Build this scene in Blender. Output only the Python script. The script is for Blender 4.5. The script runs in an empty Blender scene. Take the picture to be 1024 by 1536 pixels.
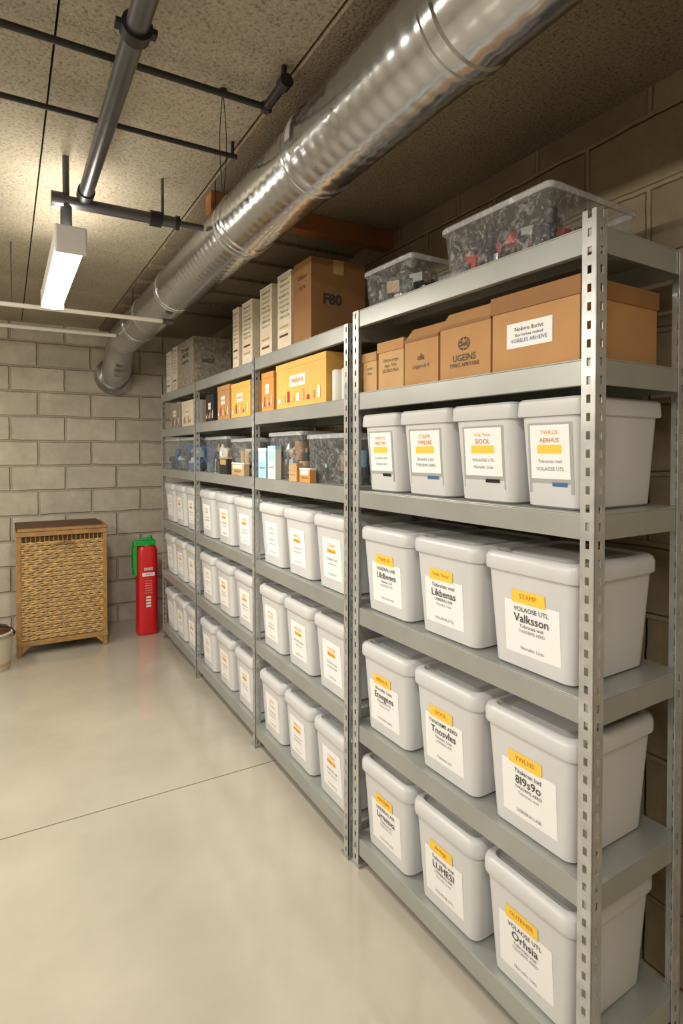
import bpy, math, random
from mathutils import Vector, Matrix
random.seed(7)
S=bpy.context.scene
try:
    S.view_settings.view_transform='Standard'
    S.view_settings.look='None'
except Exception: pass
# ------------------------------------------------------------ materials
def lin(c):
    return tuple(((v/255)/12.92 if v/255<=.04045 else ((v/255+.055)/1.055)**2.4) for v in c)+(1,)
M={}
def nodes(name):
    m=bpy.data.materials.new(name); m.use_nodes=True
    nt=m.node_tree; b=nt.nodes['Principled BSDF']; M[name]=m
    return m,nt,b
def mat(name,rgb,rough=.5,metal=0,noise=.0,nscale=8,bump=0,bscale=60,emit=None,spec=None,coat=0):
    m,nt,b=nodes(name)
    c=lin(rgb)
    b.inputs['Base Color'].default_value=c
    b.inputs['Roughness'].default_value=rough
    b.inputs['Metallic'].default_value=metal
    if spec is not None: b.inputs['Specular IOR Level'].default_value=spec
    if coat: b.inputs['Coat Weight'].default_value=coat
    tc=nt.nodes.new('ShaderNodeTexCoord')
    if noise:
        n=nt.nodes.new('ShaderNodeTexNoise'); n.inputs['Scale'].default_value=nscale; n.inputs['Detail'].default_value=5
        nt.links.new(tc.outputs['Object'],n.inputs['Vector'])
        r=nt.nodes.new('ShaderNodeValToRGB')
        r.color_ramp.elements[0].position=.3; r.color_ramp.elements[1].position=.7
        r.color_ramp.elements[0].color=tuple(x*(1-noise) for x in c[:3])+(1,)
        r.color_ramp.elements[1].color=tuple(min(1,x*(1+noise*.6)) for x in c[:3])+(1,)
        nt.links.new(n.outputs['Fac'],r.inputs['Fac']); nt.links.new(r.outputs['Color'],b.inputs['Base Color'])
    if bump:
        n=nt.nodes.new('ShaderNodeTexNoise'); n.inputs['Scale'].default_value=bscale; n.inputs['Detail'].default_value=4
        nt.links.new(tc.outputs['Object'],n.inputs['Vector'])
        bp=nt.nodes.new('ShaderNodeBump'); bp.inputs['Strength'].default_value=bump; bp.inputs['Distance'].default_value=.01
        nt.links.new(n.outputs['Fac'],bp.inputs['Height']); nt.links.new(bp.outputs['Normal'],b.inputs['Normal'])
    if emit:
        b.inputs['Emission Color'].default_value=lin(emit[0]); b.inputs['Emission Strength'].default_value=emit[1]
    return m
mat('plastic_white',(212,213,214),.34,noise=.05,nscale=5)
mat('plastic_lid',(172,173,172),.26)
mat('paper',(243,243,243),.7)
mat('paper2',(224,222,216),.75)
mat('yellow_tag',(250,206,76),.6)
mat('ink',(60,58,60),.6)
mat('ink_soft',(135,135,137),.6)
mat('ink_orange',(205,130,24),.6)
mat('ink_light',(230,166,66),.6)
mat('steel',(170,173,169),.38,metal=.4,noise=.08,nscale=6)
mat('steel_post',(196,197,195),.34,metal=.5,noise=.2,nscale=18)
mat('dark_steel',(60,60,62),.5,metal=.5)
mat('pipe_black',(34,33,33),.45,metal=.3)
mat('pipe_grey',(92,92,94),.34,metal=.7,noise=.2,nscale=10)
mat('pipe_white',(235,232,224),.4)
mat('strap',(205,203,198),.3,metal=.5)
mat('kraft',(190,144,94),.75,noise=.08,nscale=9,bump=.05)
mat('kraft_dark',(152,110,68),.75,noise=.1,nscale=9)
mat('kraft_light',(204,164,114),.75,noise=.08,nscale=9)
mat('box_yellow',(232,180,92),.6,noise=.06)
mat('box_orange',(212,148,76),.6,noise=.06)
mat('cream_card',(222,208,184),.7,noise=.08,nscale=14)
mat('print_card',(158,149,134),.7,noise=.45,nscale=46)
mat('red',(214,26,36),.33,coat=.4)
mat('green',(30,170,70),.4)
mat('red2',(176,44,36),.5)
mat('blue',(66,104,160),.5)
mat('lblue',(165,208,230),.5)
mat('black',(24,24,26),.4)
mat('brown',(90,62,42),.6,noise=.2)
mat('tan',(190,160,115),.6,noise=.2)
mat('silver',(190,190,190),.25,metal=.9)
mat('wood_beam',(156,98,48),.6,noise=.3,nscale=6)
mat('wicker_frame',(168,130,80),.6,noise=.25,nscale=20,bump=.3,bscale=80)
mat('wicker',(204,170,114),.6,noise=.35,nscale=22,bump=.4,bscale=120)
mat('wicker_gap_shade',(96,72,42),.8,noise=.3,nscale=30)  # hamper core; shade in the weave gaps is put into this dark colour
mat('bucket',(205,196,176),.5)
mat('lamp_body',(205,203,198),.5)
mat('tube',(255,250,235),.4,emit=((255,247,230),14))
mat('dark_void',(20,18,16),.9)
PAL=['black','brown','tan','silver','blue','lblue','paper','box_orange','dark_steel','red2','kraft','green','plastic_lid','black','brown','dark_steel']
def clear(name,tint,a):
    m,nt,b=nodes(name)
    out=nt.nodes['Material Output']
    tr=nt.nodes.new('ShaderNodeBsdfTransparent'); tr.inputs['Color'].default_value=lin(tint)
    b.inputs['Base Color'].default_value=lin((225,228,230)); b.inputs['Roughness'].default_value=.08
    mx=nt.nodes.new('ShaderNodeMixShader')
    tc=nt.nodes.new('ShaderNodeTexCoord')
    n=nt.nodes.new('ShaderNodeTexNoise'); n.inputs['Scale'].default_value=30; n.inputs['Detail'].default_value=7; n.inputs['Distortion'].default_value=1.5; n.inputs['Roughness'].default_value=.7
    nt.links.new(tc.outputs['Object'],n.inputs['Vector'])
    mr=nt.nodes.new('ShaderNodeMapRange'); mr.inputs['From Min'].default_value=.5; mr.inputs['From Max'].default_value=.75
    mr.inputs['To Min'].default_value=a*.8; mr.inputs['To Max'].default_value=min(1,a*5)
    nt.links.new(n.outputs['Fac'],mr.inputs['Value'])
    bp=nt.nodes.new('ShaderNodeBump'); bp.inputs['Strength'].default_value=.4; bp.inputs['Distance'].default_value=.01
    nt.links.new(n.outputs['Fac'],bp.inputs['Height']); nt.links.new(bp.outputs['Normal'],b.inputs['Normal'])
    nt.links.new(mr.outputs['Result'],mx.inputs['Fac'])
    nt.links.new(tr.outputs[0],mx.inputs[1]); nt.links.new(b.outputs[0],mx.inputs[2]); nt.links.new(mx.outputs[0],out.inputs['Surface'])
clear('clear_plastic',(246,248,249),.11)
clear('clear_lid',(240,241,241),.6)
# duct foil
m,nt,b=nodes('duct_foil')
b.inputs['Metallic'].default_value=.97; b.inputs['Base Color'].default_value=lin((194,196,198))
tc=nt.nodes.new('ShaderNodeTexCoord')
n1=nt.nodes.new('ShaderNodeTexNoise'); n1.inputs['Scale'].default_value=7; n1.inputs['Detail'].default_value=3
mp=nt.nodes.new('ShaderNodeMapping'); mp.inputs['Scale'].default_value=(1,1.6,1); nt.links.new(tc.outputs['Object'],mp.inputs['Vector']); nt.links.new(mp.outputs[0],n1.inputs['Vector'])
w=nt.nodes.new('ShaderNodeTexWave'); w.wave_type='BANDS'; w.bands_direction='Y'; w.inputs['Scale'].default_value=6; w.inputs['Distortion'].default_value=.6; w.inputs['Detail'].default_value=2
nt.links.new(tc.outputs['Object'],w.inputs['Vector'])
n5=nt.nodes.new('ShaderNodeTexNoise'); n5.inputs['Scale'].default_value=3; n5.inputs['Detail'].default_value=6
mp5=nt.nodes.new('ShaderNodeMapping'); mp5.inputs['Scale'].default_value=(1.2,6,1.2); nt.links.new(tc.outputs['Object'],mp5.inputs['Vector']); nt.links.new(mp5.outputs[0],n5.inputs['Vector'])
mr=nt.nodes.new('ShaderNodeMapRange'); mr.inputs['To Min'].default_value=.08; mr.inputs['To Max'].default_value=.32
nt.links.new(n5.outputs['Fac'],mr.inputs['Value']); nt.links.new(mr.outputs['Result'],b.inputs['Roughness'])
b1=nt.nodes.new('ShaderNodeBump'); b1.inputs['Strength'].default_value=.14; b1.inputs['Distance'].default_value=.01
b2=nt.nodes.new('ShaderNodeBump'); b2.inputs['Strength'].default_value=.08; b2.inputs['Distance'].default_value=.01
nt.links.new(n1.outputs['Fac'],b1.inputs['Height']); nt.links.new(w.outputs['Fac'],b2.inputs['Height'])
nt.links.new(b1.outputs['Normal'],b2.inputs['Normal']); nt.links.new(b2.outputs['Normal'],b.inputs['Normal'])
# block walls
def blockmat(name,axis,c1,c2,mort,off=(0,0),ms=.009,rh=.212,bw=.42):
    m,nt,b=nodes(name); b.inputs['Roughness'].default_value=.8
    tc=nt.nodes.new('ShaderNodeTexCoord'); sp=nt.nodes.new('ShaderNodeSeparateXYZ'); cb=nt.nodes.new('ShaderNodeCombineXYZ')
    nt.links.new(tc.outputs['Object'],sp.inputs[0])
    for k,src,o in((0,axis,off[0]),(1,2,off[1])):
        a=nt.nodes.new('ShaderNodeMath'); a.operation='ADD'; a.inputs[1].default_value=o; nt.links.new(sp.outputs[src],a.inputs[0]); nt.links.new(a.outputs[0],cb.inputs[k])
    nz=nt.nodes.new('ShaderNodeTexNoise'); nz.inputs['Scale'].default_value=6; nz.inputs['Detail'].default_value=3
    nt.links.new(cb.outputs[0],nz.inputs['Vector'])
    ad=nt.nodes.new('ShaderNodeMixRGB'); ad.blend_type='LINEAR_LIGHT'; ad.inputs['Fac'].default_value=.009
    nt.links.new(cb.outputs[0],ad.inputs[1]); nt.links.new(nz.outputs['Color'],ad.inputs[2])
    br=nt.nodes.new('ShaderNodeTexBrick')
    br.inputs['Scale'].default_value=1; br.inputs['Brick Width'].default_value=bw; br.inputs['Row Height'].default_value=rh
    br.inputs['Mortar Size'].default_value=ms; br.inputs['Mortar Smooth'].default_value=.6; br.inputs['Bias'].default_value=0
    br.inputs['Color1'].default_value=lin(c1); br.inputs['Color2'].default_value=lin(c2); br.inputs['Mortar'].default_value=lin(mort)
    nt.links.new(ad.outputs[0],br.inputs['Vector'])
    n2=nt.nodes.new('ShaderNodeTexNoise'); n2.inputs['Scale'].default_value=5; n2.inputs['Detail'].default_value=8; n2.inputs['Roughness'].default_value=.7
    nt.links.new(tc.outputs['Object'],n2.inputs['Vector'])
    mr=nt.nodes.new('ShaderNodeMapRange'); mr.inputs['From Min'].default_value=.3; mr.inputs['From Max'].default_value=.7; mr.inputs['To Min'].default_value=.76; mr.inputs['To Max'].default_value=1.1
    nt.links.new(n2.outputs['Fac'],mr.inputs['Value'])
    mu=nt.nodes.new('ShaderNodeMixRGB'); mu.blend_type='MULTIPLY'; mu.inputs['Fac'].default_value=1
    nt.links.new(br.outputs['Color'],mu.inputs[1]); nt.links.new(mr.outputs['Result'],mu.inputs[2]); nt.links.new(mu.outputs[0],b.inputs['Base Color'])
    iv=nt.nodes.new('ShaderNodeMath'); iv.operation='SUBTRACT'; iv.inputs[0].default_value=1; nt.links.new(br.outputs['Fac'],iv.inputs[1])
    n3=nt.nodes.new('ShaderNodeTexNoise'); n3.inputs['Scale'].default_value=60; n3.inputs['Detail'].default_value=4; nt.links.new(tc.outputs['Object'],n3.inputs['Vector'])
    bp0=nt.nodes.new('ShaderNodeBump'); bp0.inputs['Strength'].default_value=.4; bp0.inputs['Distance'].default_value=.006; nt.links.new(n3.outputs['Fac'],bp0.inputs['Height'])
    bp=nt.nodes.new('ShaderNodeBump'); bp.inputs['Strength'].default_value=.9; bp.inputs['Distance'].default_value=.014
    nt.links.new(iv.outputs[0],bp.inputs['Height']); nt.links.new(bp0.outputs['Normal'],bp.inputs['Normal']); nt.links.new(bp.outputs['Normal'],b.inputs['Normal'])
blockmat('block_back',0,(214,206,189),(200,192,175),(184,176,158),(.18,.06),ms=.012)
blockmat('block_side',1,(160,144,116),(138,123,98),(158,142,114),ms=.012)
# ceiling concrete
def concrete(name,c0,c1,c2,sc):
    m,nt,b=nodes(name); b.inputs['Roughness'].default_value=.9
    tc=nt.nodes.new('ShaderNodeTexCoord')
    n1=nt.nodes.new('ShaderNodeTexNoise'); n1.inputs['Scale'].default_value=sc; n1.inputs['Detail'].default_value=4; n1.inputs['Roughness'].default_value=.65
    n2=nt.nodes.new('ShaderNodeTexNoise'); n2.inputs['Scale'].default_value=1.8; n2.inputs['Detail'].default_value=6
    for n in (n1,n2): nt.links.new(tc.outputs['Object'],n.inputs['Vector'])
    r=nt.nodes.new('ShaderNodeValToRGB'); e=r.color_ramp.elements
    e[0].position=.32; e[0].color=lin(c0); e[1].position=.47; e[1].color=lin(c1)
    e2=e.new(.75); e2.color=lin(c2)
    nt.links.new(n1.outputs['Fac'],r.inputs['Fac'])
    mr=nt.nodes.new('ShaderNodeMapRange'); mr.inputs['From Min'].default_value=.3; mr.inputs['From Max'].default_value=.7; mr.inputs['To Min'].default_value=.74; mr.inputs['To Max'].default_value=1.12
    nt.links.new(n2.outputs['Fac'],mr.inputs['Value'])
    mu=nt.nodes.new('ShaderNodeMixRGB'); mu.blend_type='MULTIPLY'; mu.inputs['Fac'].default_value=1
    nt.links.new(r.outputs['Color'],mu.inputs[1]); nt.links.new(mr.outputs['Result'],mu.inputs[2]); nt.links.new(mu.outputs[0],b.inputs['Base Color'])
    bp=nt.nodes.new('ShaderNodeBump'); bp.inputs['Strength'].default_value=.4; bp.inputs['Distance'].default_value=.006
    nt.links.new(n1.outputs['Fac'],bp.inputs['Height']); nt.links.new(bp.outputs['Normal'],b.inputs['Normal'])
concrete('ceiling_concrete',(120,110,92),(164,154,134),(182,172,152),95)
concrete('ceiling_concrete_dark_shade',(84,74,58),(136,122,100),(156,143,120),110)  # darker panels; the duct's shade is also painted into this colour
# floor
m,nt,b=nodes('floor_epoxy'); b.inputs['Specular IOR Level'].default_value=.5
b.inputs['Coat Weight'].default_value=.4; b.inputs['Coat Roughness'].default_value=.05
tc=nt.nodes.new('ShaderNodeTexCoord')
n1=nt.nodes.new('ShaderNodeTexNoise'); n1.inputs['Scale'].default_value=1.6; n1.inputs['Detail'].default_value=8; n1.inputs['Roughness'].default_value=.6
nt.links.new(tc.outputs['Object'],n1.inputs['Vector'])
r=nt.nodes.new('ShaderNodeValToRGB'); e=r.color_ramp.elements
e[0].position=.3; e[0].color=lin((178,171,157)); e[1].position=.7; e[1].color=lin((197,190,176))
nt.links.new(n1.outputs['Fac'],r.inputs['Fac']); nt.links.new(r.outputs['Color'],b.inputs['Base Color'])
mr=nt.nodes.new('ShaderNodeMapRange'); mr.inputs['To Min'].default_value=.06; mr.inputs['To Max'].default_value=.34
n4=nt.nodes.new('ShaderNodeTexNoise'); n4.inputs['Scale'].default_value=3; n4.inputs['Detail'].default_value=6; nt.links.new(tc.outputs['Object'],n4.inputs['Vector'])
nt.links.new(n4.outputs['Fac'],mr.inputs['Value']); nt.links.new(mr.outputs['Result'],b.inputs['Roughness'])

# ------------------------------------------------------------ mesh builder
class MB:
    def __init__(s): s.v=[];s.f=[];s.m=[];s.mats=[]
    def mi(s,n):
        if n not in s.mats: s.mats.append(n)
        return s.mats.index(n)
    def add(s,vs,fs,mt):
        o=len(s.v); s.v+= [tuple(x) for x in vs]; k=s.mi(mt)
        for f in fs: s.f.append([o+i for i in f]); s.m.append(k)
    def box(s,a,b,mt,R=None):
        x0,y0,z0=a;x1,y1,z1=b
        vs=[(x0,y0,z0),(x1,y0,z0),(x1,y1,z0),(x0,y1,z0),(x0,y0,z1),(x1,y0,z1),(x1,y1,z1),(x0,y1,z1)]
        if R is not None: vs=[R@Vector(v) for v in vs]
        s.add(vs,[(0,3,2,1),(4,5,6,7),(0,1,5,4),(1,2,6,5),(2,3,7,6),(3,0,4,7)],mt)
    def rings(s,rs,mt,cap0=True,cap1=True):
        n=len(rs[0]); vs=[p for r in rs for p in r]; fs=[]
        for i in range(len(rs)-1):
            for j in range(n):
                k=(j+1)%n; fs.append((i*n+j,i*n+k,(i+1)*n+k,(i+1)*n+j))
        if cap0: fs.append(tuple(reversed(range(n))))
        if cap1: fs.append(tuple(range((len(rs)-1)*n,len(rs)*n)))
        s.add(vs,fs,mt)
    def cyl(s,p0,p1,r,mt,seg=16,r1=None,cap=True):
        p0=Vector(p0);p1=Vector(p1);d=(p1-p0).normalized()
        a=d.orthogonal().normalized();b=d.cross(a); r1=r if r1 is None else r1
        rs=[[p+ (a*math.cos(t)+b*math.sin(t))*rr for t in [2*math.pi*i/seg for i in range(seg)]] for p,rr in((p0,r),(p1,r1))]
        s.rings(rs,mt,cap,cap)
    def lathe(s,c,prof,mt,seg=24):
        rs=[[(c[0]+r*math.cos(2*math.pi*i/seg),c[1]+r*math.sin(2*math.pi*i/seg),c[2]+z) for i in range(seg)] for z,r in prof]
        s.rings(rs,mt)
    def path(s,pts,rad,mt,seg=20,ref=(1,0,0),sq=1):
        pts=[Vector(p) for p in pts]; rs=[]; ref=Vector(ref); n=len(pts)
        for i,p in enumerate(pts):
            d=(pts[min(i+1,n-1)]-pts[max(i-1,0)]).normalized()
            a=(ref-d*ref.dot(d))
            if a.length<.1: a=Vector((0,1,0))-d*d.y
            a.normalize(); b=d.cross(a); rr=rad[i] if isinstance(rad,(list,tuple)) else rad
            rs.append([p+(a*math.cos(t)*sq+b*math.sin(t))*rr for t in [2*math.pi*k/seg for k in range(seg)]])
        s.rings(rs,mt)
    def mesh(s,name,smooth=True):
        me=bpy.data.meshes.new(name); me.from_pydata(s.v,[],s.f)
        for x in s.mats: me.materials.append(M[x])
        me.polygons.foreach_set('material_index',s.m)
        if smooth:
            me.polygons.foreach_set('use_smooth',[True]*len(s.f)); me.set_sharp_from_angle(angle=math.radians(35))
        me.update(); return me
    def obj(s,name,loc=(0,0,0),rz=0,parent=None,bevel=0,smooth=True):
        return mkobj(name,s.mesh(name,smooth),loc,rz,parent,bevel)
def mkobj(name,me,loc=(0,0,0),rz=0,parent=None,bevel=0):
    o=bpy.data.objects.new(name,me); S.collection.objects.link(o); o.location=loc; o.rotation_euler=(0,0,rz)
    if parent: o.parent=parent
    if bevel:
        b=o.modifiers.new('bevel','BEVEL'); b.width=bevel; b.segments=2; b.limit_method='ANGLE'; b.angle_limit=math.radians(40)
    return o
def empty(name,loc=(0,0,0),rz=0):
    return mkobj(name,None,loc,rz)
TC={}
def text2d(t,bold=0):
    if (t,bold) in TC: return TC[(t,bold)]
    c=bpy.data.curves.new('t','FONT'); c.body=t; c.size=1; c.align_x='CENTER'; c.align_y='CENTER'; c.resolution_u=2; c.offset=bold
    o=bpy.data.objects.new('t',c); S.collection.objects.link(o)
    dg=bpy.context.evaluated_depsgraph_get(); me=bpy.data.meshes.new_from_object(o.evaluated_get(dg))
    vs=[(v.co.x,v.co.y) for v in me.vertices]; fs=[tuple(p.vertices) for p in me.polygons]
    xs=[v[0] for v in vs]; w=max(xs)-min(xs)
    bpy.data.objects.remove(o); bpy.data.meshes.remove(me); bpy.data.curves.remove(c)
    TC[(t,bold)]=(vs,fs,w); return TC[(t,bold)]
def text(mb,t,cu,cv,width,hmax,mt,fm,off=.003,bold=.0):
    vs,fs,w=text2d(t,bold); k=min(width/w,hmax/.7)
    mb.add([fm(cu+x*k,cv+y*k,off) for x,y in vs],fs,mt)
def patch(mb,u0,u1,v0,v1,mt,fm,off):
    mb.add([fm(u0,v0,off),fm(u1,v0,off),fm(u1,v1,off),fm(u0,v1,off)],[(0,1,2,3)],mt)
def rr(cx,cy,z,hx,hy,r,n=4):
    p=[]
    for sx,sy,a0 in((1,1,0),(-1,1,90),(-1,-1,180),(1,-1,270)):
        for i in range(n+1):
            a=math.radians(a0+90*i/n); p.append((cx+sx*(hx-r)+r*math.cos(a),cy+sy*(hy-r)+r*math.sin(a),z))
    # fix ordering so the outline stays convex on every corner
    q=[]
    for k,(sx,sy,a0) in enumerate(((1,1,0),(-1,1,90),(-1,-1,180),(1,-1,270))):
        for i in range(n+1):
            a=math.radians(a0+90*i/n); q.append((cx+sx*(hx-r)+r*math.cos(a),cy+sy*(hy-r)+r*math.sin(a),z))
    return q
BIG=['Uldbenes','Likbenas','Valksson','Etnegens','Tnosvles','8l9s9o','Lirnesva','LUHESI','Orhsia']
TOP=['TVHLUS','Vrulk Thnor','STAMP','AERHUS','SIOOL','YWLNS','MNTUPS','Arrlvgt','OUTRNER']
SM=['TVNORMS AERD','Tkskiran lotl','UISRERAU.AIR','Tobrsrats vnel','VOLAOSE UTL','Noradm. Lists']
def bin_mesh(w,h,d,var,style=0):
    mb=MB(); cx=d/2
    bx,by=d/2*.86,w/2*.82; tx,ty=d/2*.945,w/2*.93
    zt=h-.043
    R=lambda z,hx,hy,r=.028: rr(cx,0,z,hx,hy,r)
    mb.rings([R(0,bx-.008,by-.008),R(.006,bx,by),R(.02,bx+.001,by+.001),R(zt,tx,ty)],'plastic_white',True,False)
    X,Y=d/2,w/2
    if style!=1:
        mb.rings([R(zt,tx,ty),R(zt-.004,X-.002,Y-.002,.034),R(zt+.001,X,Y,.036),R(h-.016,X,Y,.036),R(h-.006,X-.004,Y-.004,.034),R(h,X-.013,Y-.013,.03),
                  R(h,X-.024,Y-.024,.026),R(h-.008,X-.03,Y-.03,.024)],'plastic_white',False,False)
        mb.rings([R(h-.008,X-.03,Y-.03,.024),R(h-.007,X-.05,Y-.05,.02),R(h-.002,X-.056,Y-.056,.02)],'plastic_lid',False,True)
    else:
        mb.rings([R(zt,tx,ty),R(zt-.001,X-.002,Y-.002,.02),R(zt+.004,X,Y,.02),R(h-.006,X-.002,Y-.002,.02),R(h,X-.008,Y-.008,.018)],'plastic_white',False,True)
    def fm(u,v,off):
        t=(v-.02)/(zt-.02); return (cx-(bx+(tx-bx)*t)-off,-u,v)
    rnd=random.Random(var)
    if style==0:
        lw=w*.56; u0=-lw/2+rnd.uniform(-.012,.008); u1=u0+lw; v0=h*.14; v1=h*.60
        patch(mb,u0,u1,v0,v1,'paper',fm,.0012)
        patch(mb,u0+lw*.14,u1-lw*.24,v1-.004,v1+.030,'yellow_tag',fm,.0022)
        c=(u0+u1)/2
        text(mb,TOP[var%9],c-lw*.05,v1+.014,lw*.45,.013,'ink_orange',fm,.003,.0)
        text(mb,SM[(var+2)%6],c,v1-.02,lw*.86,.012,'ink',fm,.003,.004)
        text(mb,BIG[var%9],c,v1-.044,lw*.66,.022,'ink',fm,.003,.006)
        text(mb,SM[(var+1)%6],c,v1-.064,lw*.5,.009,'ink',fm,.003)
        text(mb,SM[(var+4)%6],c,v1-.078,lw*.6,.008,'ink_soft',fm,.003)
        text(mb,SM[(var+3)%6],c,v0+.018,lw*.5,.009,'ink_soft',fm,.003)
    elif style==2:
        lw=w*.52; v0=h*.16; v1=h*.7; o=rnd.uniform(-.01,.01)
        patch(mb,o-lw/2,o+lw/2,v0,v1,'paper',fm,.0012)
        if var%3!=1: patch(mb,o-lw*.25,o+lw*.2,h*.51,h*.56,'yellow_tag',fm,.002)
        text(mb,TOP[var%9],o,v1-.03,lw*.6,.014,'ink_light',fm,.003,.0)
        text(mb,BIG[var%9],o,h*.53,lw*.5,.014,'ink_light' if var%3==1 else 'ink_orange',fm,.003)
        text(mb,SM[var%6],o,h*.42,lw*.7,.01,'ink_soft',fm,.003)
        text(mb,SM[(var+1)%6],o,h*.36,lw*.55,.009,'ink_soft',fm,.003)
        text(mb,SM[(var+2)%6],o,h*.22,lw*.5,.008,'ink_soft',fm,.003)
    else:
        lw=w*.58
        patch(mb,-lw/2-.008,lw/2+.008,h*.14,h*.78,'plastic_lid',fm,.0008)
        patch(mb,-lw/2,lw/2,h*.27,h*.76,'paper',fm,.0016)
        patch(mb,-lw*.32,lw*.3,h*.5,h*.58,'yellow_tag',fm,.0022)
        text(mb,TOP[var%9],0,h*.69,lw*.45,.013,'ink_light',fm,.003,.0)
        text(mb,TOP[(var+3)%9],0,h*.62,lw*.5,.014,'ink_orange',fm,.003,.0)
        text(mb,SM[var%6],0,h*.43,lw*.6,.01,'ink_soft',fm,.003)
        text(mb,SM[(var+1)%6],0,h*.36,lw*.8,.009,'ink_soft',fm,.003)
        patch(mb,lw*.05,lw*.42,h*.205,h*.24,'blue' if var%2 else 'black',fm,.003)
    return mb.mesh('storage_bin')
# ------------------------------------------------------------ room
WX,WY,CZ=1.66,5.6,2.64; LX,BY=-2.4,-1.9
def slab(name,a,b,mt):
    mb=MB(); mb.box(a,b,mt); return mb.obj(name,smooth=False)
mb=MB(); J=2.66
mb.box((LX,BY,-.1),(WX,J-.003,0),'floor_epoxy'); mb.box((LX,J+.003,-.1),(WX,WY,0),'floor_epoxy'); mb.box((LX,J-.003,-.1),(WX,J+.003,-.003),'brown')
mb.obj('floor',smooth=False)
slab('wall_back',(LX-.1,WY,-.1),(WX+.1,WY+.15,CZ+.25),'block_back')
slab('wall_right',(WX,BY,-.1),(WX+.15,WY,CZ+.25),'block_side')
slab('wall_left',(LX-.15,BY,-.1),(LX,WY,CZ+.25),'block_back')
slab('wall_front',(LX-.15,BY-.15,-.1),(WX+.15,BY,CZ+.25),'block_back')
mb=MB()
mb.box((LX,BY,CZ+.03),(WX,WY,CZ+.2),'dark_void')
for x0,x1,dz in((LX,-.7,0),(-.694,.118,0),(.124,.72,0),(.728,WX,-.012)):
    for y0,y1 in((BY,3.4),(3.404,4.3),(4.304,WY)):
        mb.box((x0,y0,CZ+dz),(x1,y1,CZ+.03),'ceiling_concrete_dark_shade' if x0>.7 else 'ceiling_concrete')
for y in(2.75,3.1,3.45,3.8,4.15,4.5): mb.box((.728,y,CZ-.03),(WX,y+.05,CZ-.0122),'ceiling_concrete_dark_shade')
mb.obj('ceiling',smooth=False)
# ------------------------------------------------------------ racks
def flange(mb,plane,o,w,z0,z1,t=.0025):
    def bx(a0,a1,zz0,zz1):
        if plane=='y': mb.box((o[0],min(o[1]+a0*w,o[1]+a1*w),zz0),(o[0]+t,max(o[1]+a0*w,o[1]+a1*w),zz1),'steel_post')
        else: mb.box((min(o[0]+a0*w,o[0]+a1*w),o[1],zz0),(max(o[0]+a0*w,o[0]+a1*w),o[1]+t,zz1),'steel_post')
    h0,h1=.36,.64
    bx(0,h0,z0,z1); bx(h1,1,z0,z1)
    z=z0; p=.042; k=.019
    while z<z1:
        bx(h0,h1,z,min(z+p-k,z1)); z+=p
def rack(name,loc,rz,D,bays,levels,tops,W=.038):
    e=empty(name,loc,rz)
    ys=[0]
    for b in bays: ys.append(ys[-1]+b)
    mb=MB()
    for i,y in enumerate(ys):
        last=i==len(ys)-1
        sgn=-1 if last else 1
        yy=y if (last or i==0) else y-W/2
        for xx,sx in((0,1),(D,-1)):
            zt=tops[i] if sx>0 else levels[0][0]-.002
            flange(mb,'y',(xx if sx>0 else xx-.0025,yy),sgn*W,0,zt)
            flange(mb,'x',(xx,yy if not last else yy-.0025),sx*W,0,zt)
            a=min(xx,xx+sx*.045); c=min(yy,yy+sgn*.045)
            mb.box((a-.003,c-.003,0),(a+.048,c+.048,.012),'steel')
    mb.obj('uprights',parent=e,smooth=False)
    for i,b in enumerate(bays):
        y0=ys[i]+.004; y1=ys[i+1]-.004
        for k,z in enumerate(levels[i]):
            mb=MB(); L=.062; t=.004
            x0,x1=.004,D-.004
            mb.box((x0,y0,z-t),(x1,y1,z),'steel')
            mb.box((x0,y0,z-L),(x0+t,y1,z-t),'steel'); mb.box((x1-t,y0,z-L),(x1,y1,z-t),'steel')
            mb.box((x0+t,y0,z-L),(x1-t,y0+t,z-t),'steel'); mb.box((x0+t,y1-t,z-L),(x1-t,y1,z-t),'steel')
            mb.box((x0+t,y0+t,z-L),(x0+.02,y1-t,z-L+.003),'steel')
            mb.box((D*.5-.015,y0+t,z-.03),(D*.5+.015,y1-t,z-t),'steel')
            mb.obj('shelf_%d_%d'%(i+1,k+1),parent=e,smooth=False,bevel=.0012)
    return e
PH=math.radians(2.1); FO=Vector((1.154,.850,0)); FR=Matrix.Rotation(PH,3,'Z'); FD=.385
FL=[2.067,1.765,1.406,.972,.535,.108]
rack('storage_rack',FO,PH,FD,[1.003],[FL],[2.1,2.066])
BO=Vector((1.108,1.868,0)); BB=[.967,1.08,.97]
BLV=[[2.03,1.75,1.415,.985,.565,.125],[2.02,1.74,1.415,.99,.57,.13],[2.015,1.73,1.41,.99,.575,.13]]
rack('storage_rack',BO,0,FD-.02,BB,BLV,[2.028,2.03,2.02,2.015],.032)
def put(name,me,rackid,x,y,z,bevel=0,dr=0):
    if rackid==0:
        return mkobj(name,me,FO+FR@Vector((x,y+.015,z)),PH+dr,bevel=bevel)
    return mkobj(name,me,BO+Vector((x,y,z)),dr,bevel=bevel)
E=.0008
v=0
for li,hh in((3,.305),(4,.315),(5,.315)):
    for j,(a,b) in enumerate(((.662,.955),(.352,.65),(.03,.34))):
        me=bin_mesh(b-a,hh,.35,v,0); v+=1
        put('storage_bin',me,0,.004,(a+b)/2,FL[li]+E)
for j,(a,b) in enumerate(((.025,.225),(.23,.47),(.477,.72),(.73,.945))):
    put('storage_bin',bin_mesh(b-a,.275,.35,v,1),0,.006,(a+b)/2,FL[2]+E); v+=1
RB=[bin_mesh(.285,.305,.34,20+i,2) for i in range(6)]
c=0; ys=[0,.967,2.047,3.017]
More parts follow.
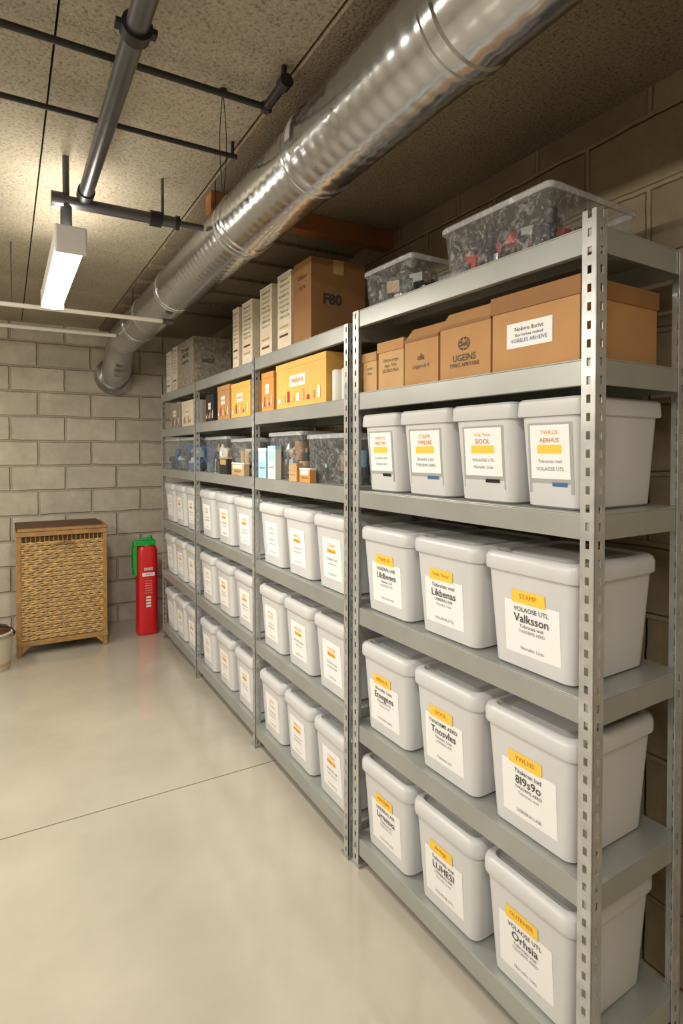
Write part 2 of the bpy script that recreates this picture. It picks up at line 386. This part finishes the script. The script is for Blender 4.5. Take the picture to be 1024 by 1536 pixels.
for bi in range(3):
    span=BB[bi]
    for li in(3,4,5):
        for j in range(3):
            yc=ys[bi]+span*(.5+(j-1)*.315)-.005
            put('storage_bin',RB[c%6],1,.006,yc,BLV[bi][li]+E); c+=1
# ------------------------------------------------------------ boxes
def side_fm(x0,y): return lambda u,v,off:(x0+u,y-off,v)
def lidbox(w,h,d,col,lidcol,lh=.045,label=None,t=None):
    mb=MB(); g=.004
    mb.box((g,-w/2+g,0),(d-g,w/2-g,h-.006),col)
    mb.box((0,-w/2,h-lh),(d,w/2,h),lidcol)
    f=lambda u,v,o:(g-o,-u,v)
    if label:
        patch(mb,label[0],label[1],label[2],label[3],'paper',f,.001)
        uc=(label[0]+label[1])/2; vc=(label[2]+label[3])/2; lw=label[1]-label[0]
        text(mb,'Nokvre lksrlvt',uc,vc+.015,lw*.8,.011,'ink',f,.002); text(mb,'Skol tvrlnes mnlevd',uc,vc,lw*.85,.008,'ink',f,.002); text(mb,'VORELES ARHEIVE',uc,vc-.015,lw*.85,.01,'blue',f,.002)
    if t:
        for i,s_ in enumerate(t): text(mb,s_,0,h*.6-i*.018,w*.6,.011,'ink',f,.002)
    return mb.mesh('cardboard_box',False)
def flapbox(w,h,d,col,t=None,side=None,tape=True):
    mb=MB()
    mb.box((0,-w/2,0),(d,w/2,h-.003),col)
    mb.box((-.001,-w/2-.001,h-.003),(d*.495,w/2+.001,h),col); mb.box((d*.505,-w/2-.001,h-.003),(d+.001,w/2+.001,h),col)
    if tape:
        mb.box((d/2-.025,-w/2-.0015,h),(d/2+.025,w/2+.0015,h+.0008),'kraft_light'); mb.box((d/2-.025,-w/2-.0018,h-.06),(d/2+.025,-w/2,h+.0008),'kraft_light')
    f=lambda u,v,o:(-o,-u,v)
    if t:
        for i,(s_,k) in enumerate(t): text(mb,s_,0,h*.8-i*h*.13,w*k,h*.1,'ink',f,.0015,.0)
    if side: text(mb,side,d*.38,h*.5,d*.34,.05,'ink',side_fm(0,-w/2),.0015,.03)
    return mb.mesh('cardboard_box',False)
def gift(w,h,d,logo):
    mb=MB()
    mb.rings([[(0,-w/2,0),(d,-w/2,0),(d,w/2,0),(0,w/2,0)],[(0,-w/2,h*.78),(d,-w/2,h*.78),(d,w/2,h*.78),(0,w/2,h*.78)],
              [(.035,-w/2,h),(d-.02,-w/2,h),(d-.02,w/2,h),(.035,w/2,h)]],'kraft')
    mb.box((-.002,-w/2-.001,h*.74),(.003,w/2+.001,h*.79),'kraft_dark')
    f=lambda u,v,o:(-o,-u,v)
    if logo:
        for k in range(24):
            a=k/24*6.283; r1,r2=.024,.018+.004*math.sin(k*2.3)
            mb.add([f(math.cos(a)*r1,h*.48+math.sin(a)*r1*.8,.002),f(math.cos(a+.2)*r1,h*.48+math.sin(a+.2)*r1*.8,.002),f(math.cos(a+.2)*r2,h*.48+math.sin(a+.2)*r2*.8,.002),f(math.cos(a)*r2,h*.48+math.sin(a)*r2*.8,.002)],[(0,1,2,3)],'ink')
        text(mb,'Seh',0,h*.48,.03,.02,'ink',f,.002,.02); text(mb,'UGEINS',0,h*.28,w*.45,.02,'ink',f,.002,.0); text(mb,'TPRIG APRYARE',0,h*.18,w*.6,.012,'ink',f,.002)
    else:
        text(mb,'ofa',0,h*.45,w*.2,.02,'ink',f,.002,.01); text(mb,'Lnlgiyvn.b 4',0,h*.3,w*.5,.012,'ink',f,.002)
    return mb.mesh('cardboard_box',False)
z2=FL[1]+E
put('cardboard_box',lidbox(.28,.20,.33,'kraft','kraft_dark',.045,(-.085,.06,.055,.12)),0,.012,.175,z2)
put('paper_bag',gift(.205,.205,.25,True),0,.02,.425,z2)
put('paper_bag',gift(.165,.19,.24,False),0,.02,.62,z2)
put('cardboard_box',lidbox(.15,.165,.25,'kraft_light','kraft',.035,None,['Drkzrs bcrgs','Apyv Trhe','JBCEEULMLA']),0,.02,.785,z2)
put('cardboard_box',lidbox(.09,.14,.22,'kraft_light','kraft',.03,None,['ovnis','lkre']),0,.02,.91,z2)
def junk(mb,x0,x1,y0,y1,z0,h,n,seed,pal=PAL,smin=.02,smax=.07,mat_=None):
    rnd=random.Random(seed)
    for i in range(n):
        k=rnd.random(); mt=rnd.choice(pal)
        sx,sy,sz=[rnd.uniform(smin,smax) for _ in range(3)]
        sx=min(sx,(x1-x0)*.45); sy=min(sy,(y1-y0)*.45)
        cx=rnd.uniform(x0+sx/2+.004,x1-sx/2-.004); cy=rnd.uniform(y0+sy/2+.004,y1-sy/2-.004)
        base=z0+rnd.choice([0,0,.3,.5])*h; top=min(base+sz,z0+h)
        if k<.4:
            a=rnd.uniform(-.6,.6); hx,hy=sx*.4,sy*.4; ca,sa=math.cos(a),math.sin(a)
            P=[(cx+ca*u-sa*w_,cy+sa*u+ca*w_) for u,w_ in((-hx,-hy),(hx,-hy),(hx,hy),(-hx,hy))]
            mb.rings([[(x,y,base) for x,y in P],[(x,y,top) for x,y in P]],mt)
        elif k<.75: mb.cyl((cx,cy,base),(cx,cy,top),min(sx,sy)/2,mt,12)
        else: mb.lathe((cx,cy,base),[(0,.006),(sz*.2,min(sx,sy)*.45),(sz*.6,min(sx,sy)*.48),(max(.01,top-base),.008)],mt,12)
def tote(w,h,d,n,seed,pal=PAL,lid=True,smin=.02,smax=.07):
    mb=MB(); cx=d/2; R=lambda z,hx,hy:rr(cx,0,z,hx,hy,.018,3)
    X,Y=d/2,w/2
    mb.rings([R(0,X*.9,Y*.92),R(h-.02,X*.965,Y*.97)],'clear_plastic',True,False)
    mb.rings([R(h-.022,X*.965,Y*.97),R(h-.022,X,Y),R(h-.008,X,Y),R(h-.003,X-.004,Y-.004)],'clear_lid',False,False)
    if lid: mb.rings([R(h-.003,X-.004,Y-.004),R(h-.004,X-.018,Y-.018),R(h,X-.022,Y-.022)],'clear_plastic',False,True)
    junk(mb,cx-X*.86,cx+X*.86,-Y*.88,Y*.88,.004,h*.78,n,seed,pal,smin,smax)
    return mb.mesh('clear_storage_tote')
zt=FL[0]+E
put('clear_storage_tote',tote(.40,.15,.37,170,3,['black','dark_steel','dark_steel','black','black','silver','red2','brown','dark_steel','black'],True,.02,.06),0,.0,.31,zt)
put('clear_storage_tote',tote(.28,.135,.27,80,5,['silver','dark_steel','brown','tan','black','silver','silver']),0,.012,.80,zt)
def mag(w,h,d,col,seed):
    mb=MB(); mb.box((0,-w/2,0),(d,w/2,h),col)
    f=lambda u,v,o:(-o,-u,v); rnd=random.Random(seed)
    for i in range(8): text(mb,SM[(seed+i)%6],rnd.uniform(-.004,.004),h*.92-i*h*.07,w*.75,.012,'ink_soft' if i%3 else 'ink',f,.0015)
    for i in range(4): patch(mb,-w*.35,w*.3,h*(.1+.06*i),h*(.13+.06*i),['tan','cream_card','brown','paper2'][(i+seed)%4],f,.001)
    g=side_fm(0,-w/2)
    for i in range(10): text(mb,SM[(seed+i+1)%6],d*.45,h*.9-i*h*.085,d*.7,.014,'ink_soft',g,.0015)
    mb.box((-.002,-w/2-.002,h),(d*.6,w/2+.002,h+.004),'paper2')
    return mb.mesh('magazine_file',False)
zr=BLV[0][0]+E
put('cardboard_box',flapbox(.17,.35,.27,'kraft_dark',[('Uthrnv',.5),('TLE 9k',.4)],'F80'),1,.02,.43,zr)
put('magazine_file',mag(.15,.345,.24,'cream_card',1),1,.02,.62,zr)
put('magazine_file',mag(.15,.335,.24,'cream_card',2),1,.02,.84,zr)
zr2=BLV[1][0]+E
put('magazine_file',mag(.15,.33,.24,'cream_card',3),1,.02,1.10,zr2)
put('magazine_file',mag(.10,.33,.24,'cream_card',7),1,.02,1.28,zr2)
zr3=BLV[2][0]+E
put('cardboard_box',flapbox(.42,.33,.27,'print_card',[('Mormolas',.5),('ARDSVE',.4),('lorem tvk',.4)],'ARDS',False),1,.015,ys[2]+.28,zr3)
put('magazine_file',mag(.14,.33,.25,'cream_card',4),1,.02,ys[2]+.60,zr3)
put('magazine_file',mag(.14,.32,.25,'paper2',5),1,.02,ys[2]+.80,zr3)
z=BLV[0][1]+E
def artbox(w,h,d,col):
    mb=MB(); mb.box((0,-w/2,0),(d,w/2,h),col); mb.box((-.002,-w/2-.002,h-.025),(d+.002,w/2+.002,h+.002),col)
    f=lambda u,v,o:(-o,-u,v)
    patch(mb,-w*.2,w*.12,h*.45,h*.7,'paper2',f,.001); text(mb,'WRREKN',-w*.04,h*.57,w*.26,.02,'ink_orange',f,.002,.0)
    for k in range(9): patch(mb,-w*.45+k*w*.1,-w*.4+k*w*.1,h*.12,h*.12+.02+.015*(k%3),['paper','kraft_light','red2','kraft_light'][k%4],f,.002)
    return mb.mesh('cardboard_box',False)
put('cardboard_box',artbox(.50,.205,.26,'box_yellow'),1,.02,.46,z)
put('cardboard_box',artbox(.15,.19,.25,'box_orange'),1,.02,.82,z)
mb=MB(); mb.lathe((0,0,0),[(0,.024),(.004,.026),(.12,.026),(.124,.022)],'paper2'); mb.cyl((0,0,.124),(0,0,.1245),.012,'kraft_dark')
pr=mb.mesh('paper_roll')
put('paper_roll',pr,1,.045,.15,z); put('paper_roll',pr,1,.05,.085,z)
z=BLV[1][1]+E
put('cardboard_box',artbox(.30,.19,.25,'box_yellow'),1,.02,ys[1]+.24,z)
put('cardboard_box',artbox(.22,.2,.25,'kraft'),1,.02,ys[1]+.53,z)
put('cardboard_box',artbox(.16,.17,.25,'dark_steel'),1,.02,ys[1]+.80,z)
z=BLV[2][1]+E
put('cardboard_box',artbox(.3,.18,.25,'cream_card'),1,.02,ys[2]+.25,z)
put('cardboard_box',artbox(.3,.19,.25,'print_card'),1,.02,ys[2]+.6,z)
z=BLV[0][2]+E
P1=['black','dark_steel','brown','tan','silver','paper2','black','black','dark_steel','lblue','silver','kraft_dark']
P2=['dark_steel','silver','tan','black','kraft','brown','paper2','black']
put('clear_storage_tote',tote(.38,.21,.27,110,11,P1,False,.03,.09),1,.04,.25,z)
put('clear_storage_tote',tote(.38,.23,.27,110,12,P1,False,.03,.09),1,.04,.68,z)
def pack(w,h,d,col,t,seed):
    mb=MB(); mb.box((0,-w/2,0),(d,w/2,h),col); f=lambda u,v,o:(-o,-u,v)
    patch(mb,-w*.38,w*.38,h*.55,h*.85,t,f,.001); text(mb,SM[seed%6],0,h*.35,w*.7,.012,'ink',f,.0015)
    mb.box((-.0008,-w/2-.0008,h*.9),(d+.0008,w/2+.0008,h+.0008),t)
    return mb.mesh('supply_box',False)
put('supply_box',pack(.10,.15,.03,'lblue','paper',1),1,.006,.86,z)
put('supply_box',pack(.09,.16,.03,'paper2','lblue',2),1,.006,.74,z)
put('supply_box',pack(.10,.06,.03,'box_orange','paper',3),1,.006,.38,z)
put('supply_box',pack(.08,.08,.03,'kraft_light','tan',4),1,.006,.50,z)
z=BLV[1][2]+E
put('clear_storage_tote',tote(.40,.21,.27,110,13,P2,False,.03,.1),1,.04,ys[1]+.28,z)
put('clear_storage_tote',tote(.42,.23,.27,110,14,P2,False,.03,.1),1,.04,ys[1]+.78,z)
put('supply_box',pack(.20,.07,.03,'tan','paper2',5),1,.006,ys[1]+.25,z)
put('supply_box',pack(.14,.10,.03,'dark_steel','tan',2),1,.006,ys[1]+.5,z)
z=BLV[2][2]+E
put('clear_storage_tote',tote(.44,.24,.31,110,15,['blue','lblue','silver','blue','black'],True,.03,.1),1,.01,ys[2]+.25,z)
put('clear_storage_tote',tote(.44,.24,.31,110,16,['blue','lblue','dark_steel','brown'],True,.03,.1),1,.01,ys[2]+.71,z)
# ------------------------------------------------------------ duct
DX,DZ,DR=.845,2.468,.121
mb=MB(); pts=[];rad=[]
def P(y,r): pts.append((DX,y,DZ)); rad.append(r)
P(BY+.01,DR)
for s_ in [-1.0,-.1,.95,1.62,2.23,3.35,4.4]:
    P(s_-.04,DR); P(s_-.034,DR+.005); P(s_-.014,DR+.006); P(s_-.01,DR+.001);P(s_+.002,DR+.001); P(s_+.006,DR+.004); P(s_+.022,DR+.004); P(s_+.026,DR)
P(4.95,DR)
for y,z_,r_ in((4.96,0,.006),(5.0,0,.006),(5.01,0,.001),(5.1,-.015,0),(5.2,-.055,0),(5.28,-.105,0),(5.36,-.165,0),(5.43,-.21,0),(5.5,-.235,0),(5.555,-.245,0)):
    pts.append((DX,y,DZ+z_)); rad.append(DR+r_)
mb.path(pts,rad,'duct_foil',56)
mb.cyl((DX,5.55,DZ-.245),(DX,5.598,DZ-.245),.165,'duct_foil',40)
for y in(.55,2.26,4.0):
    mb.cyl((DX,y,DZ),(DX,y+.02,DZ),DR+.004,'steel',40)
    for sx in(-1,1): mb.cyl((DX+sx*.115,y+.01,DZ+.04),(DX+sx*.115,y+.01,CZ-.013),.003,'dark_steel',8)
for i in range(12):
    a0=math.radians(100+i*7); a1=math.radians(107+i*7); r_=DR+.0075
    mb.add([(DX+r_*math.cos(a0),1.545,DZ+r_*math.sin(a0)),(DX+r_*math.cos(a1),1.545,DZ+r_*math.sin(a1)),(DX+r_*math.cos(a1),1.578,DZ+r_*math.sin(a1)),(DX+r_*math.cos(a0),1.578,DZ+r_*math.sin(a0))],[(0,1,2,3)],'strap')
mb.obj('ventilation_duct')
# ------------------------------------------------------------ pipes
mb=MB(); y,z_=1.65,2.59
mb.cyl((LX+.01,y,z_),(.69,y,z_),.0095,'pipe_black'); mb.lathe((.69,y,z_-.016),[(0,.01),(.005,.017),(.027,.017),(.032,.01)],'pipe_black'); mb.cyl((.69,y,z_),(.69,y-.14,z_),.014,'pipe_black'); mb.cyl((.69,y-.12,z_),(.69,y-.15,z_),.02,'pipe_black')
mb.cyl((.69,y-.13,z_),(.69,y-.13,CZ-.001),.008,'pipe_black')
for x in(-1.5,-.5): mb.cyl((x,y,z_),(x,y,CZ-.001),.006,'pipe_black')
mb.obj('conduit_pipe')
mb=MB(); y=1.98
mb.cyl((LX+.01,y,z_),(.715,y,z_),.0085,'pipe_black')
for x in(-1.5,-.5,.7): mb.cyl((x,y,z_),(x,y,CZ-.001),.006,'pipe_black')
mb.obj('conduit_pipe')
mb=MB(); x=.262;z_=2.50
mb.cyl((x,BY+.01,z_),(x,2.33,z_),.025,'pipe_grey',24)
for yy in(1.36,-.6):
    mb.cyl((x,yy,z_),(x,yy+.035,z_),.034,'pipe_black',24); mb.box((x-.045,yy+.005,z_-.006),(x+.045,yy+.03,z_+.006),'pipe_black'); mb.cyl((x,yy+.017,z_+.03),(x,yy+.017,CZ-.001),.008,'pipe_black')
mb.cyl((x,2.31,z_),(x,2.36,z_),.03,'pipe_black',24)
mb.obj('overhead_pipe')
mb=MB(); y=2.385; z_=2.475
mb.cyl((.16,y,z_),(.60,y,z_),.022,'pipe_grey',20); mb.cyl((.15,y,z_),(.19,y,z_),.03,'pipe_grey',20); mb.cyl((.50,y,z_),(.545,y,z_),.03,'pipe_black',20); mb.cyl((.60,y,z_),(.615,y,z_),.028,'pipe_black',20)
mb.cyl((.615,y,z_),(.715,y,z_),.012,'pipe_grey')
mb.cyl((.20,y,z_),(.20,y,2.345),.02,'pipe_grey',16)
mb.cyl((.2,y,z_),(.2,y,CZ-.001),.012,'pipe_grey',12); mb.cyl((.55,y,z_),(.55,y,CZ-.001),.006,'pipe_grey',12)
mb.obj('branch_pipe')
mb=MB(); y,z_=3.49,2.315
mb.cyl((LX+.01,y,z_),(.86,y,z_),.012,'pipe_white'); mb.cyl((.80,y,z_),(.86,y,z_),.017,'pipe_grey')
for x in(-1.4,.03): mb.cyl((x,y,z_),(x,y,CZ-.001),.003,'pipe_grey',8)
mb.obj('white_conduit')
mb=MB(); y,z_=4.64,2.42
mb.cyl((LX+.01,y,z_),(.72,y,z_),.014,'pipe_white')
for x in(-1.4,-.1): mb.cyl((x,y,z_),(x,y,CZ-.001),.003,'pipe_grey',8)
mb.obj('white_conduit')
mb=MB(); X0,Y0=.575,1.71
mb.lathe((X0,Y0,CZ-.021),[(0,.006),(.004,.012),(.02,.012)],'pipe_black',12)
for sg in(1,-1):
    pts=[(X0+sg*(.009*math.sin(t*math.pi)+.0015),Y0,CZ-.02-.29*t) for t in [i/12 for i in range(13)]]
    mb.path(pts,.0013,'pipe_black',6)
mb.obj('hanging_wire')
mb=MB(); mb.box((.74,2.36,2.545),(WX-.002,2.43,2.627),'wood_beam'); mb.obj('wooden_beam',smooth=False,bevel=.003)
# ------------------------------------------------------------ lamp
e=empty('fluorescent_lamp',(.205,2.26,2.25))
mb=MB(); mb.box((-.05,0,.03),(.05,.96,.095),'lamp_body'); mb.box((-.052,-.004,0),(.052,.02,.095),'lamp_body'); mb.box((-.052,.94,0),(.052,.964,.095),'lamp_body'); mb.obj('housing',parent=e,bevel=.006,smooth=False)
mb=MB(); mb.rings([[(.046*math.cos(a),y_,.03+.03*math.sin(a)) for a in [math.pi+ i*math.pi/10 for i in range(11)]] for y_ in(.02,.94)],'tube'); mb.obj('diffuser',parent=e)
# ------------------------------------------------------------ hamper
W_,D_,H_=.635,.40,.97
e=empty('wicker_hamper',(.055,4.95,0),0)
mb=MB(); z0=.11; V3=Vector
def strand(P0,U,L,z,ph,N,rad_):
    n=int(L/.016); pts=[]
    for i in range(n+1):
        t=i/n; pts.append(P0+U*(L*t)+N*(.0065*math.sin(i*math.pi/2.0+ph))+V3((0,0,z+.002*math.sin(i*1.7+z*90))))
    mb.path(pts,rad_,'wicker',6,ref=tuple(N),sq=.8)
rp=.034; rows=int((H_-.08-z0)/rp)
for r_ in range(rows):
    for k in(0,1):
        z=z0+.014+r_*rp+k*.0145; ph=(r_%2)*math.pi+k*math.pi; rd=.0085 if k else .0075
        strand(V3((.03,.012,0)),V3((1,0,0)),W_-.06,z,ph,V3((0,-1,0)),rd)
        strand(V3((W_-.012,.03,0)),V3((0,1,0)),D_-.06,z,ph,V3((1,0,0)),rd)
        strand(V3((.012,.03,0)),V3((0,1,0)),D_-.06,z,ph,V3((-1,0,0)),rd)
for i in range(19):
    x=.035+i*(W_-.07)/18; mb.cyl((x,.016,z0),(x,.016,H_-.06),.005,'wicker_frame',6)
mb.box((.026,.026,z0-.01),(W_-.026,D_-.012,H_-.05),'wicker_gap_shade')
mb.obj('woven_body',parent=e)
mb=MB()
for x in(0,W_-.032):
    for y in(0,D_-.032): mb.box((x,y,0),(x+.032,y+.032,H_-.03),'wicker_frame')
mb.box((-.002,-.006,.075),(W_+.002,.02,.112),'wicker_frame'); mb.box((-.002,D_-.02,.075),(W_+.002,D_+.004,.112),'wicker_frame')
mb.box((-.004,0,.075),(.02,D_,.112),'wicker_frame'); mb.box((W_-.02,0,.075),(W_+.004,D_,.112),'wicker_frame')
for x,s_ in((.032,1),(W_-.032,-1)):
    mb.add([(x,-.004,.076),(x+s_*.06,-.004,.076),(x,-.004,.02),(x,.02,.076),(x+s_*.06,.02,.076),(x,.02,.02)],[(0,1,2),(3,5,4),(1,4,5,2),(0,2,5,3),(0,3,4,1)],'wicker_frame')
mb.box((-.004,-.008,H_-.065),(W_+.004,.02,H_-.03),'wicker_frame'); mb.box((-.004,.0,H_-.065),(.02,D_,H_-.03),'wicker_frame'); mb.box((W_-.02,0,H_-.065),(W_+.004,D_,H_-.03),'wicker_frame')
mb.obj('frame',parent=e,bevel=.004,smooth=False)
mb=MB(); mb.box((.012,-.012,H_-.028),(W_+.006,D_+.01,H_-.006),'wicker_frame'); mb.box((-.006,.05,H_-.012),(W_-.03,D_-.0,H_+.008),'brown'); mb.obj('lid',parent=e,bevel=.005,smooth=False)
mb=MB(); pts=[(.32+.08*math.cos(a),-.016-.018*math.sin(a),H_-.14+.03*math.sin(a)) for a in [i*math.pi/10 for i in range(11)]]; mb.path(pts,.009,'wicker_frame',8); mb.obj('handle',parent=e)
# ------------------------------------------------------------ extinguisher
e=empty('fire_extinguisher',(1.025,5.1,0))
mb=MB(); R=lambda z,h_,r:rr(0,0,z,h_,h_*.9,r,5)
mb.rings([R(0,.075,.04),R(.012,.085,.04),R(.03,.086,.04),R(.10,.084,.042),R(.60,.082,.04),R(.72,.08,.04),R(.745,.07,.035),R(.75,.05,.03)],'red'); mb.obj('body',parent=e)
mb=MB(); f=lambda u,v,o:(u,-.0765-o-.001,v)
patch(mb,-.05,.05,.50,.53,'paper',f,.001); text(mb,'ERIES',0,.56,.07,.03,'paper',f,.002,.01); text(mb,'e PLASYS',0,.515,.08,.012,'ink',f,.003)
for i in range(6): text(mb,SM[i],0,.46-i*.02,.06,.008,'paper',f,.002)
for i in range(4): patch(mb,-.02,.02,.24+i*.025,.255+i*.025,'paper',f,.002)
mb.obj('label',parent=e)
mb=MB()
mb.box((-.095,-.035,.752),(.07,.045,.795),'green'); mb.box((-.107,-.04,.50),(-.084,.05,.79),'green'); mb.box((-.115,-.03,.56),(-.105,.04,.74),'green')
mb.lathe((0,0,.745),[(0,.04),(.012,.04),(.02,.03)],'green',20)
mb.box((-.06,-.025,.795),(.05,.03,.812),'green'); mb.lathe((.03,0,.812),[(0,.02),(.015,.02),(.02,.014)],'green',12)
mb.obj('valve_handle',parent=e,bevel=.006)
mb=MB(); mb.lathe((0,0,0),[(0,.125),(.01,.13),(.03,.132),(.24,.15),(.25,.155),(.262,.155),(.265,.15)],'bucket',32)
mb.lathe((0,0,.0),[(.03,.1335),(.031,.1355),(.055,.137),(.056,.135)],'tan',32); mb.lathe((0,0,.235),[(0,.1505),(.001,.157),(.02,.159),(.021,.153)],'silver',32)
mb.lathe((0,0,.262),[(0,.14),(.03,.12),(.055,.05),(.06,.02)],'brown',20)
mb.path([(.152,0,.22),(.162,-.03,.25),(.14,-.09,.30),(.05,-.14,.34),(-.05,-.14,.34),(-.14,-.09,.30),(-.16,-.03,.25),(-.152,0,.22)],.005,'black',8)
mb.obj('bucket',(-.12,4.80,0))
# ------------------------------------------------------------ lights
def area(name,loc,rot,sx,sy,p,col=(1,.925,.81)):
    l=bpy.data.lights.new(name,'AREA'); l.shape='RECTANGLE'; l.size=sx; l.size_y=sy; l.energy=p; l.color=col
    o=bpy.data.objects.new(name,l); S.collection.objects.link(o); o.location=loc; o.rotation_euler=rot
area('ceiling_light_near',(-.25,-.35,2.57),(0,0,0),.25,1.2,36)
area('fill_light_left',(-1.5,1.5,2.3),(0,math.radians(-42),0),.16,2.6,50)  # added unseen lamp; lights rack fronts, lengthened for the streak along the duct
area('fill_light_far',(-1.3,4.1,2.57),(0,0,0),.3,1.2,32)  # added unseen lamp out of view, fill for the far end
area('fluorescent_lamp_light',(.205,2.75,2.215),(0,0,0),.09,.9,23,(1,.94,.83))
area('fluorescent_lamp_uplight',(.205,2.75,2.35),(math.pi,0,0),.06,.9,5.5,(1,.94,.83))
w=bpy.data.worlds.new('W'); S.world=w; w.use_nodes=True; w.node_tree.nodes['Background'].inputs[0].default_value=(1,.9,.75,1); w.node_tree.nodes['Background'].inputs[1].default_value=.1
# ------------------------------------------------------------ camera
c=bpy.data.cameras.new('camera'); o=bpy.data.objects.new('camera',c); S.collection.objects.link(o); S.camera=o
c.sensor_fit='VERTICAL'; c.sensor_height=36; c.lens=870/1536*36
p=1.1; o.location=(0,0,1.55); o.rotation_euler=(math.radians(90-p),0,math.radians(-30))
c.shift_y=-(91-870*math.tan(math.radians(p)))/1536
c.clip_start=.02
